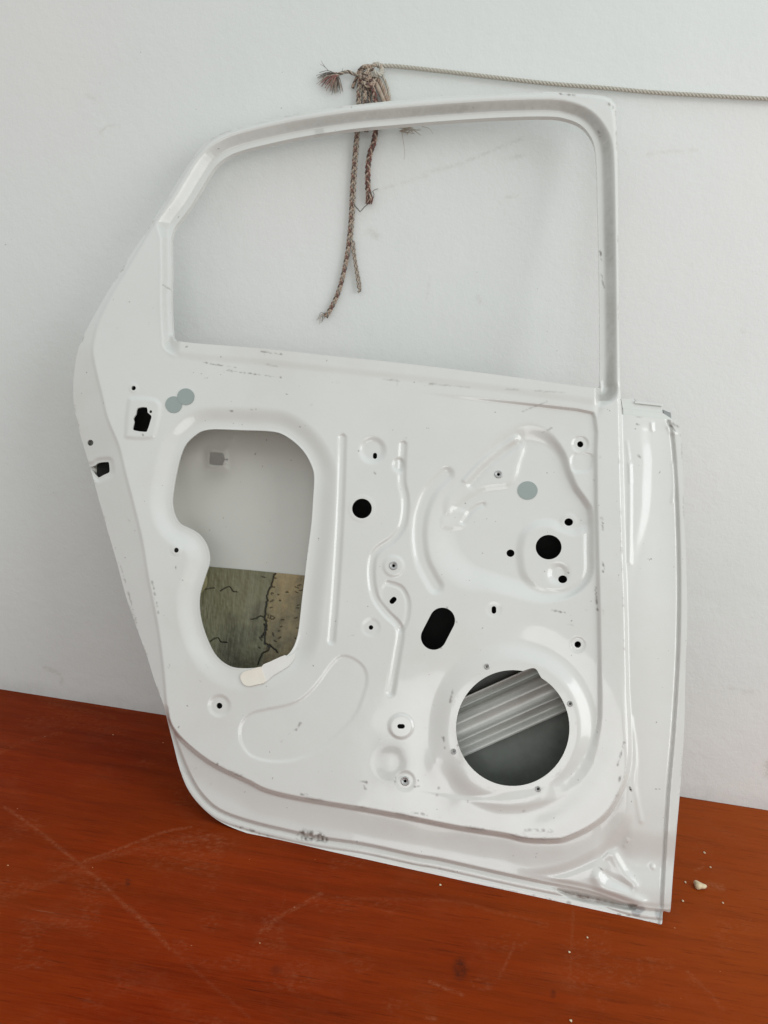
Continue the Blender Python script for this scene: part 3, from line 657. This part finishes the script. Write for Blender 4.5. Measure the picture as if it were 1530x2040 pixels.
def skin_h(uu_, vv_):
    j = ((np.asarray(vv_)-640)/5).astype(int); i = ((np.asarray(uu_)-138)/5).astype(int)
    fj = (np.asarray(vv_)-640)/5-j; fi = (np.asarray(uu_)-138)/5-i
    j = np.clip(j, 0, us.shape[0]-2); i = np.clip(i, 0, us.shape[1]-2)
    return (hs[j, i]*(1-fi)+hs[j, i+1]*fi)*(1-fj)+(hs[j+1, i]*(1-fi)+hs[j+1, i+1]*fi)*fj

def surf_h(x, y):
    j = np.clip(((np.asarray(y)-176)/2).astype(int), 0, u.shape[0]-2); i = np.clip(((np.asarray(x)-138)/2).astype(int), 0, u.shape[1]-2)
    fj = (np.asarray(y)-176)/2-j; fi = (np.asarray(x)-138)/2-i
    return (h[j, i]*(1-fi)+h[j, i+1]*fi)*(1-fj)+(h[j+1, i]*(1-fi)+h[j+1, i+1]*fi)*fj
# --- added baffles inside the door that stop light spreading through the cavity
def wallstrip(name, pts, h0, h1, mat, parent):
    V = []; f = []
    for i, (x, y) in enumerate(pts):
        a_, b_ = surf_h(x, y)+h0, skin_h(x, y)+h1
        V += [P(x-2, y, a_), P(x-2, y, b_), P(x+2, y, a_), P(x+2, y, b_)]
    for i in range(len(pts)-1):
        k = 4*i; f += [[k, k+4, k+5, k+1], [k+2, k+3, k+7, k+6], [k, k+2, k+6, k+4], [k+1, k+5, k+7, k+3]]
    f += [[0, 1, 3, 2], [4*len(pts)-4, 4*len(pts)-2, 4*len(pts)-1, 4*len(pts)-3]]
    return mesh(name, V, f, mat, parent, False)
wallstrip('light_baffle', [(650, 735), (650, 900), (648, 1100), (640, 1250), (632, 1330), (660, 1420), (700, 1600)], -.004, .003, M_INNER, root)
wallstrip('cavity_light_baffle', [(640, 1335), (760, 1332), (880, 1325), (930, 1322), (1010, 1305), (1120, 1300), (1170, 1300), (1235, 1310)], -.004, .003, M_INNER, root)
wallstrip('latch_light_baffle', [(330, 720), (325, 800), (322, 900), (322, 1000), (325, 1060)], -.007, .003, M_INNER, root)
# --- damping sheet stuck to the skin
GP = grid(372, 648, 1108, 1372, 1.25); up, vp = GP
crack = np.zeros_like(up)
def ck(pts, w, a=1., jit=2.0):
    global crack
    p = smooth_poly(pts, False, 4); p = p+rng.normal(size=p.shape)*jit*.4
    crack = np.maximum(crack, a*(1-ss(w*.3, w*.85, seg_dist(up, vp, p, False, 10))))
K = lambda pts: c3(pts, 280, 1050, 2.782)
ck(K([(748, 250), (735, 290), (722, 330), (705, 370), (700, 420), (692, 480), (690, 510), (698, 545), (685, 590), (668, 610)]), 2.4)
ck(K([(718, 665), (700, 690), (675, 705), (660, 740), (650, 765)]), 2.2); ck(K([(690, 540), (700, 560), (692, 590), (696, 640), (718, 660), (760, 690)]), 2.6, 1., 4)
ck(K([(612, 512), (640, 508), (665, 494), (690, 505)]), 1.6, 1, .6); ck(K([(440, 355), (465, 340), (495, 332), (510, 355), (535, 360)]), 1.6, 1, .6)
ck(K([(385, 635), (405, 620), (430, 615), (445, 636), (478, 640)]), 1.6, 1, .6); ck(K([(345, 345), (375, 342), (410, 338)]), 1.4, .9, .6); ck(K([(668, 275), (690, 280)]), 1.2, .9, .3)
for k in range(30):
    x, y = rng.uniform(535, 612), rng.uniform(1150, 1300); L_ = rng.uniform(2, 7); ck([(x, y), (x+L_, y+rng.normal()*1.6)], 1.5, .8, 1)
for k in range(14):
    x, y = rng.uniform(515, 550), rng.uniform(1225, 1290); ck([(x, y), (x+rng.uniform(-4, 5), y+rng.uniform(2, 6))], 1.7, .8, 1)
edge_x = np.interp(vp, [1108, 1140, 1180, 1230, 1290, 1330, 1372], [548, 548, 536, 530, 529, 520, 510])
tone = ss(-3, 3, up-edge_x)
hp = skin_h(up, vp)+.0022-.0016*crack+.0006*vnoise(up, vp, 6, 41)+.0006*vnoise(up*2.4, vp*.4, 5, 42)
sP = sdf(GP, [(376, 1122), (420, 1129), (500, 1136), (640, 1150), (644, 1366), (376, 1366)], 1, 200)
pad = sheet('damping_or_shade_pad', GP, sP, hp, M_PAD, skin, .0015, {'crack': crack, 'tone': tone})
pad['label'] = 'cracked olive grey damping sheet glued inside the door skin'
# dark sheets added on the skin to stand in for shade behind the holes
def shade_pad(box, mat=None, label='added black sheet on the skin standing in for shade inside the door'):
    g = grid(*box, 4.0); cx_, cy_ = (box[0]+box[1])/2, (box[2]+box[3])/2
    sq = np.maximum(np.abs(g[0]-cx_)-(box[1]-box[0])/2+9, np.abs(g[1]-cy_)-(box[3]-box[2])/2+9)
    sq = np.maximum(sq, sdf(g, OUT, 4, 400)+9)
    o = sheet('damping_or_shade_pad', g, sq, skin_h(*g)+.003, mat or M_SHADE, skin, .002, {})
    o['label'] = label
shade_pad((672, 1226, 830, 1318)); shade_pad((310, 388, 1055, 1150)); shade_pad((700, 870, 1400, 1600))
shade_pad((884, 1200, 1322, 1630), M_DIM_SHADE, 'added dark grey dusty sheet standing in for shade behind the round speaker opening'); shade_pad((390, 500, 1372, 1460)); shade_pad((240, 330, 745, 880)); shade_pad((184, 236, 895, 960))
# foam block at the left edge of the opening
def slab(name, pts, h0, h1, mat, parent, sub=3, pos=P, bev=.25):
    p = smooth_poly(pts, True, sub) if sub > 1 else np.array(pts, float); n = len(p); c = p.mean(0)
    ins = c+(p-c)*(1-bev*.12)
    top = [pos(x, y, h1) for x, y in ins]; mid = [pos(x, y, h1-(h1-h0)*.3) for x, y in p]; bot = [pos(x, y, h0) for x, y in p]
    V = top+mid+bot+[pos(c[0], c[1], h1)]; f = []
    for i in range(n):
        j = (i+1) % n; f += [[i, j, n+j, n+i], [n+i, n+j, 2*n+j, 2*n+i], [3*n, j, i]]
    o = mesh(name, V, f, mat, parent, False)
    return o
slab('foam_block', [(398, 1150), (408, 1144), (413, 1152), (412, 1166), (404, 1178), (396, 1183)], -.074, -.052, M_FOAM, skin)

# --- side impact beam seen through the speaker hole
a_ = np.linspace(840, 1200, 40); t_ = np.array([0, 3, 8, 14, 20, 26, 29, 34, 42, 47, 50, 54, 62, 72, 79, 82, 86, 92, 99, 104, 110, 118])
hh = np.array([-47, -48, -57, -66, -66, -53, -50, -49, -48, -46.5, -48, -50, -52, -52, -50, -47.5, -49.5, -60, -65, -62, -58, -57.5])*mm
V = []; f = []
for i, x in enumerate(a_):
    for j, t in enumerate(t_): V.append(P(x, 1373-.445*(x-962)+t, hh[j]+.00005*math.sin(x*.1+j)))
nT = len(t_)
for i in range(len(a_)-1):
    for j in range(nT-1): f.append([i*nT+j, i*nT+j+1, (i+1)*nT+j+1, (i+1)*nT+j])
beam = mesh('reinforcement_beam', V, f, M_BEAM, root, True); beam.data.polygons.foreach_set('use_smooth', [True]*len(f))
md = beam.modifiers.new('s', 'SOLIDIFY'); md.thickness = .0016

# --- bracket at the belt line on the hinge side
bk = slab('hinge_side_bracket', [(1236, 794), (1262, 794), (1264, 799), (1318, 805), (1321, 818), (1324, 829), (1240, 818)], -.030, -.019, M_PAINT, root, 1)
slab('bracket_rib', [(1240, 813), (1322, 823), (1345, 838), (1240, 831)], -.030, -.015, M_PAINT, bk, 1)
slab('bracket_lip', [(1264, 799), (1320, 805), (1320, 809), (1264, 803)], -.019, -.0165, M_PAINT, bk, 1)
slab('clip', [(1321, 816), (1330, 820), (1336, 822), (1338, 837), (1324, 836)], -.033, -.018, M_CLIP, bk, 1)

# --- sheet following the surface (covers, tape)
def sticker(name, sfn, box, mat, lift, parent=root, flat=False, st=1.5):
    g = grid(*box, st); sh = surf_h(*g)
    if flat: sh = np.full_like(sh, float(sh.mean()))
    return sheet(name, g, sfn(g), sh+lift, mat, parent, lift*.9, {})
sticker('hole_cover', lambda g: circ(g, 346, 806, 16.8, 16.5), (325, 368, 785, 828), M_COVER, .0006)['label'] = 'lower of the two overlapping round grey covers'
sticker('hole_cover', lambda g: circ(g, 370, 790, 17., 16.3), (350, 392, 770, 812), M_COVER, .0010)['label'] = 'upper of the two overlapping round grey covers'
sticker('hole_cover', lambda g: circ(g, 1051, 977, 20, 18.3), (1026, 1076, 954, 1000), M_COVER, .0006)['label'] = 'single round grey cover in the right recess'
sticker('tape_strip', lambda g: sdf(g, c3([(672, 772), (720, 745), (800, 710), (812, 722), (850, 700), (855, 720), (820, 770), (740, 820), (690, 860), (676, 840)], 280, 1050, 2.782), 3, 40), (515, 595, 1295, 1365), M_TAPE2, .0013)
sticker('tape_strip', lambda g: sdf(g, c3([(553, 830), (570, 805), (610, 790), (665, 775), (674, 800), (690, 858), (645, 872), (600, 882), (568, 868)], 280, 1050, 2.782), 3, 40), (470, 540, 1320, 1375), M_TAPE, .0022)['label'] = 'thicker cream end of the tape'

# threaded inserts
def insert(x, y, ro, ri, nm='threaded_insert', mat=M_METAL, lift=.0008):
    n = 28; c = P(x, y, float(surf_h(x, y))+lift*.2); V = []; f = []
    prof_ = [(ro, 0), (ro*.95, lift), (ro*.72, lift*1.15), (ro*.66, lift*.5), (ri*1.25, lift*.6), (ri, lift*.2), (ri, -.004)]
    for r_, z in prof_:
        for k in range(n):
            a = 2*math.pi*k/n; V.append(c+DX*(r_*PXM*math.cos(a))+DY*(r_*PXM*math.sin(a))+NRM*z)
    for q in range(len(prof_)-1):
        for k in range(n): k2 = (k+1) % n; f.append([q*n+k, q*n+k2, (q+1)*n+k2, (q+1)*n+k])
    return mesh(nm, V, f, mat, root, True)
for x, y, ro, ri in ((784, 1127, 8.5, 3.4), (993, 945, 8., 3.2), (807, 1556, 8.5, 3.6)): insert(x, y, ro, ri)
for x, y in ((970, 1328), (1136, 1402), (904, 1497), (1072, 1572)): insert(x, y, 5.4, 3.0, 'screw_socket', M_METAL, .0006)

# ------------------------------------------------------------------ ropes
def catm(pts, n):
    p = smooth_poly(pts, False, 12); d = np.r_[0, np.cumsum(np.linalg.norm(np.diff(p, axis=0), axis=1))]
    t = np.linspace(0, d[-1], n); return np.stack([np.interp(t, d, p[:, k]) for k in range(p.shape[1])], 1), d[-1]
def tube(path, rad, sides=6):
    n = len(path); V = []; f = []; T = np.gradient(path, axis=0); T /= np.maximum(np.linalg.norm(T, axis=1, keepdims=True), 1e-9)
    for i in range(n):
        a = np.cross(T[i], [0, 1, .01]); a /= max(np.linalg.norm(a), 1e-9); b = np.cross(T[i], a); r_ = rad[i] if hasattr(rad, '__len__') else rad
        for k in range(sides): q = 2*math.pi*k/sides; V.append(path[i]+a*r_*math.cos(q)+b*r_*math.sin(q))
    for i in range(n-1):
        for k in range(sides): k2 = (k+1) % sides; f.append([i*sides+k, i*sides+k2, (i+1)*sides+k2, (i+1)*sides+k])
    f.append(list(range(sides))[::-1]); f.append([(n-1)*sides+k for k in range(sides)])
    return V, f
class Soup:
    def __init__(self): self.V = []; self.F = []; self.M = []
    def add(self, V, F_, m): k = len(self.V); self.V += list(V); self.F += [[i+k for i in q] for q in F_]; self.M += [m]*len(F_)
    def build(self, name, mats, parent): return mesh(name, self.V, self.F, mats, parent, True, matidx=self.M)
YARN = [M_BEIGE, M_TAN, M_BROWN, M_MAROON, M_RED, M_GREYY, M_WHITE]
WPX = float(np.linalg.norm(on_wall(750., 250.)-on_wall(749., 250.)))
def wallpath(pts):   # px, px, distance from the wall in mm
    return [on_wall(float(a), float(b), -c*.001) for a, b, c in pts]
def braid(sp, pts, r_px, mats, pitch=None, closed_caps=True, braid_=True, rfun=None):
    R_ = r_px*WPX*1.02; P3 = wallpath(pts); raw = smooth_poly(P3, False, 12); L_ = np.linalg.norm(np.diff(raw, axis=0), axis=1).sum()
    pitch = pitch or R_*5.5; n = max(16, int(L_/pitch*12)); path, L_ = catm(P3, n)
    T = np.gradient(path, axis=0); T /= np.linalg.norm(T, axis=1, keepdims=True); A_ = np.cross(T, [0, 1., .01]); A_ /= np.linalg.norm(A_, axis=1, keepdims=True); B_ = np.cross(T, A_)
    s_ = np.linspace(0, L_, n); rf = np.array([rfun(x) for x in np.linspace(0, 1, n)]) if rfun else np.ones(n)
    core, cf = tube(path, R_*.62*rf, 8); sp.add(core, cf, mats[0])
    ns = len(mats)
    for k, m_i in enumerate(mats):
        if braid_:
            half = (ns+1)//2; sg = 1 if k < half else -1; ph = 2*math.pi*(k % half)/half
            th = sg*2*math.pi*s_/pitch+ph; rad = R_*(.74+.10*np.cos(half*th*1.0+(0 if sg > 0 else math.pi)))*rf; sr = R_*.30*rf
        else:
            th = 2*math.pi*s_/pitch+2*math.pi*k/ns; rad = R_*.52*rf; sr = R_*.50*rf
        q = path+A_*(rad*np.cos(th))[:, None]+B_*(rad*np.sin(th))[:, None]
        V_, f_ = tube(q, sr, 5); sp.add(V_, f_, m_i)
def wisp(sp, pts, r, m):
    P3 = wallpath(pts); path, _ = catm(P3, 14); V_, f_ = tube(path, np.linspace(r, r*.5, 14), 4); sp.add(V_, f_, m)

kb = on_wall(730., 141., -.006)
bundle = empty('rope_bundle', tuple(map(float, kb)))
tag(bundle, 'bunch of frayed brown and beige braided cords knotted above the window frame', 'rope')
def part(name, fn, parent=bundle, label=None):
    sp = Soup(); fn(sp); o = sp.build(name, YARN, parent)
    if label: o['label'] = label
    return o
# indices: 0 beige 1 tan 2 brown 3 maroon 4 red 5 grey 6 white
part('cord', lambda s_: braid(s_, [(718, 150, 9), (715, 180, 8), (714, 215, 7), (712, 255, 7), (708, 296, 7), (705, 335, 6), (702, 375, 6), (699.5, 432, 6), (696, 472, 6), (692, 505, 6), (684, 546, 6), (674, 582, 6), (661, 611, 6), (649, 631, 6)], 4.6, [1, 0, 2, 1, 5, 3]), label='long cord with a reddish brown lower end curving left')
part('cord', lambda s_: (braid(s_, [(722, 150, 10), (719, 185, 9), (718, 215, 8), (715, 257, 8), (712, 300, 8), (709, 340, 8), (706.5, 380, 8), (704, 430, 7), (701, 470, 7), (701, 489, 7), (705, 513, 7), (710, 546, 7), (714, 572, 7), (717, 579, 7), (713, 582, 7)], 2.5, [0, 2, 0, 5]),
                        braid(s_, [(705, 480, 6), (708, 513, 6), (714, 546, 6), (718, 568, 6), (717, 579, 7)], 2., [0, 2, 0, 5])), label='thin beige doubled cord ending in a small loop')
part('cord', lambda s_: (braid(s_, [(737, 160, 12), (744, 185, 12), (751, 215, 10), (749, 255, 9), (744, 286, 8), (737, 306, 8), (733, 335, 8), (733, 375, 8), (735, 392, 8)], 5.4, [3, 1, 2, 3, 2, 1]),
                        [wisp(s_, [(735+rng.uniform(-4, 4), 382, 8+rng.uniform(-2, 3)), (735+rng.uniform(-6, 7), 394, 8+rng.uniform(-3, 4)), (734+rng.uniform(-7, 8), 404+rng.uniform(-3, 3), 7+rng.uniform(-3, 3))], .0013, int(rng.choice([3, 1, 0, 3, 2]))) for k in range(34)]), label='short maroon cord with a blunt frayed end')
part('cord', lambda s_: braid(s_, [(727, 165, 11), (727, 185, 11), (727, 215, 9), (728, 245, 8), (730, 262, 7)], 4.2, [1, 0, 2, 1, 0, 2]))
part('cord', lambda s_: braid(s_, [(733, 170, 9), (736, 190, 8), (737, 215, 7), (738, 240, 6)], 3., [1, 2, 0, 2]))
part('cord', lambda s_: braid(s_, [(745, 158, 11), (753, 175, 11), (764, 200, 9), (768, 222, 7)], 4.3, [0, 0, 1, 0], braid_=False, pitch=.012))
part('cord', lambda s_: braid(s_, [(751, 155, 8), (762, 172, 8), (772, 200, 7), (776, 222, 6)], 4.6, [1, 0, 1], braid_=False, pitch=.014))
part('cord', lambda s_: braid(s_, [(760, 150, 6), (771, 170, 5), (777, 200, 5), (779, 222, 5)], 2.8, [6, 0, 6], braid_=False, pitch=.012))
part('cord', lambda s_: braid(s_, [(714, 148, 6), (708, 160, 5), (702, 175, 4)], 3.2, [1, 2, 1], braid_=False, pitch=.012))
def knot(s_):
    braid(s_, [(713, 150, 7), (718, 140, 12), (728, 133, 14), (738, 136, 13), (740, 148, 12), (732, 158, 14), (722, 154, 14), (718, 146, 11)], 4.6, [1, 0, 2, 0, 1, 2])
    braid(s_, [(722, 160, 9), (727, 168, 15), (737, 170, 16), (746, 164, 13), (746, 152, 10), (738, 146, 12), (728, 146, 16)], 4.6, [1, 3, 0, 2, 1, 0])
    braid(s_, [(716, 152, 8), (724, 146, 16), (733, 142, 17), (735, 130, 10)], 3.6, [0, 0, 2, 0])
part('knot', knot)
def pale(s_):
    braid(s_, [(738, 138, 8), (744, 130, 14), (753, 128, 14), (760, 135, 14), (758, 146, 15), (748, 150, 15), (740, 145, 12), (742, 136, 8)], 4.6, [6, 6, 0], braid_=False, pitch=.014)
    braid(s_, [(745, 142, 16), (752, 147, 18), (760, 148, 14), (763, 140, 8)], 4.2, [6, 6, 6], braid_=False, pitch=.014)
def tuft(s_):
    braid(s_, [(716, 150, 10), (704, 147, 10), (694, 143, 9), (682, 145, 9), (669, 150, 9)], 3.2, [0, 2, 0, 5], braid_=False, pitch=.016)
    for k in range(90):
        t = rng.random(); a = math.radians(185-118*t+rng.normal()*6); L_ = rng.uniform(22, 38)*(1.1-.2*t)
        x0, y0 = 671+rng.normal()*2, 149+rng.normal()*2.2; m_i = int(rng.choice([5, 2, 0]) if t < .22 else (rng.choice([4, 4, 3, 0, 1]) if t < .68 else rng.choice([5, 0, 1, 2])))
        b1 = rng.normal()*5; z = 8+rng.normal()*2.5
        wisp(s_, [(x0, y0, 9), (x0+.5*L_*math.cos(a)+b1*.3, y0+.5*L_*math.sin(a)-3+b1*.3, z+2), (x0+L_*math.cos(a)+b1*.5, y0+L_*math.sin(a)+2, z)], .00055, m_i)
    for pts in ([(655, 142, 9), (648, 134, 10), (638, 128, 9)], [(652, 138, 9), (645, 130, 10), (640, 121, 8)], [(684, 146, 9), (682, 139, 10), (684, 135, 9)]): wisp(s_, pts, .0004, 5)
part('frayed_end', tuft, label='frayed tuft with faded red and grey strands')
part('loose_thread', lambda s_: wisp(s_, [(704, 407, 8), (711, 414, 8), (718, 422, 8), (724, 414, 8), (736, 404, 7), (744, 394, 7), (745, 384, 7), (742, 380, 8), (753, 376, 7)], .0009, 5))
part('loose_thread', lambda s_: [wisp(s_, [(650, 628, 6), (642+rng.normal()*3, 630+rng.normal()*4, 6), (636+rng.normal()*4, 640+rng.normal()*6, 5)], .0004, int(rng.choice([5, 0]))) for k in range(9)])
part('loose_thread', lambda s_: [wisp(s_, [(795+rng.uniform(-4, 28), 252+rng.uniform(-2, 4), 7), (800+rng.uniform(-6, 22), 257+rng.normal()*3, 8), (806+rng.uniform(-10, 34), 262+rng.normal()*3, 6)], .0007, int(rng.choice([0, 6]))) for k in range(22)]
     + [wisp(s_, [(800, 260, 7), (804, 285, 6), (806, 300, 6), (805, 318, 5)], .0004, 0), wisp(s_, [(840, 252, 6), (855, 256, 6), (863, 268, 5)], .0004, 0)])

rp = on_wall(745., 132., -.006)
rope = empty('white_rope', tuple(map(float, rp)))
tag(rope, 'off white twisted rope running from the knot of cords along the wall to the right', 'rope')
part('strand', lambda s_: braid(s_, [(752, 132, 10), (768, 131, 9), (800, 133, 8), (900, 144, 8), (1000, 156, 8), (1100, 167, 8), (1200, 175, 8), (1300, 184, 8), (1400, 190, 8), (1530, 197, 8), (1720, 206, 8)], 4.2, [6, 6, 6], braid_=False, pitch=.016), rope)
part('knot', pale, rope, 'pale lumpy knot at the end of the rope')

# ------------------------------------------------------------------ crumbs on the table
def crumb(x, y, r_px, label, group=None, flat=.55):
    c = on_table(float(x), float(y)); r_ = r_px*.001*.86
    bm = bmesh.new(); bmesh.ops.create_icosphere(bm, subdivisions=3 if r_px > 5 else 2, radius=1)
    for q in bm.verts:
        k = 1+.16*math.sin(q.co.x*4+x)+.12*math.sin(q.co.y*5+y)+rng.normal()*.05
        q.co = Vector((q.co.x*k*r_, q.co.y*k*r_*1.15, (q.co.z*k+1)*r_*flat))
        if q.co.z < r_*flat*.25: q.co.z = 0
    if r_px > 5:
        for q in bm.verts:
            if q.co.x > r_*.6 : q.co.x += r_*.5*max(0, 1-abs(q.co.y-.1*r_)/(r_*.6))
    me_ = bpy.data.meshes.new('plaster_crumb'); bm.to_mesh(me_); bm.free(); me_.materials.append(M_CHIP)
    for p_ in me_.polygons: p_.use_smooth = True
    o = bpy.data.objects.new('plaster_crumb', me_); COL.objects.link(o); o.location = tuple(map(float, c)); o.location.z += .0002
    return tag(o, label, 'crumb', group)
crumb(1392, 1769, 7.2, 'largest cream plaster chip on the table right of the door corner')
for x, y, r_ in ((1403, 1700, 2.0), (1365, 1759, 1.7), (1415, 1729, 1.7), (1360, 1796, 1.6), (1440, 1800, 1.5), (877, 1764, 1.4), (1170, 1869, 1.3), (1134, 1898, 1.4), (1137, 2035, 1.4)):
    crumb(x, y, r_, 'tiny pale crumb lying loose on the reddish brown table', 'tiny crumbs scattered on the table')
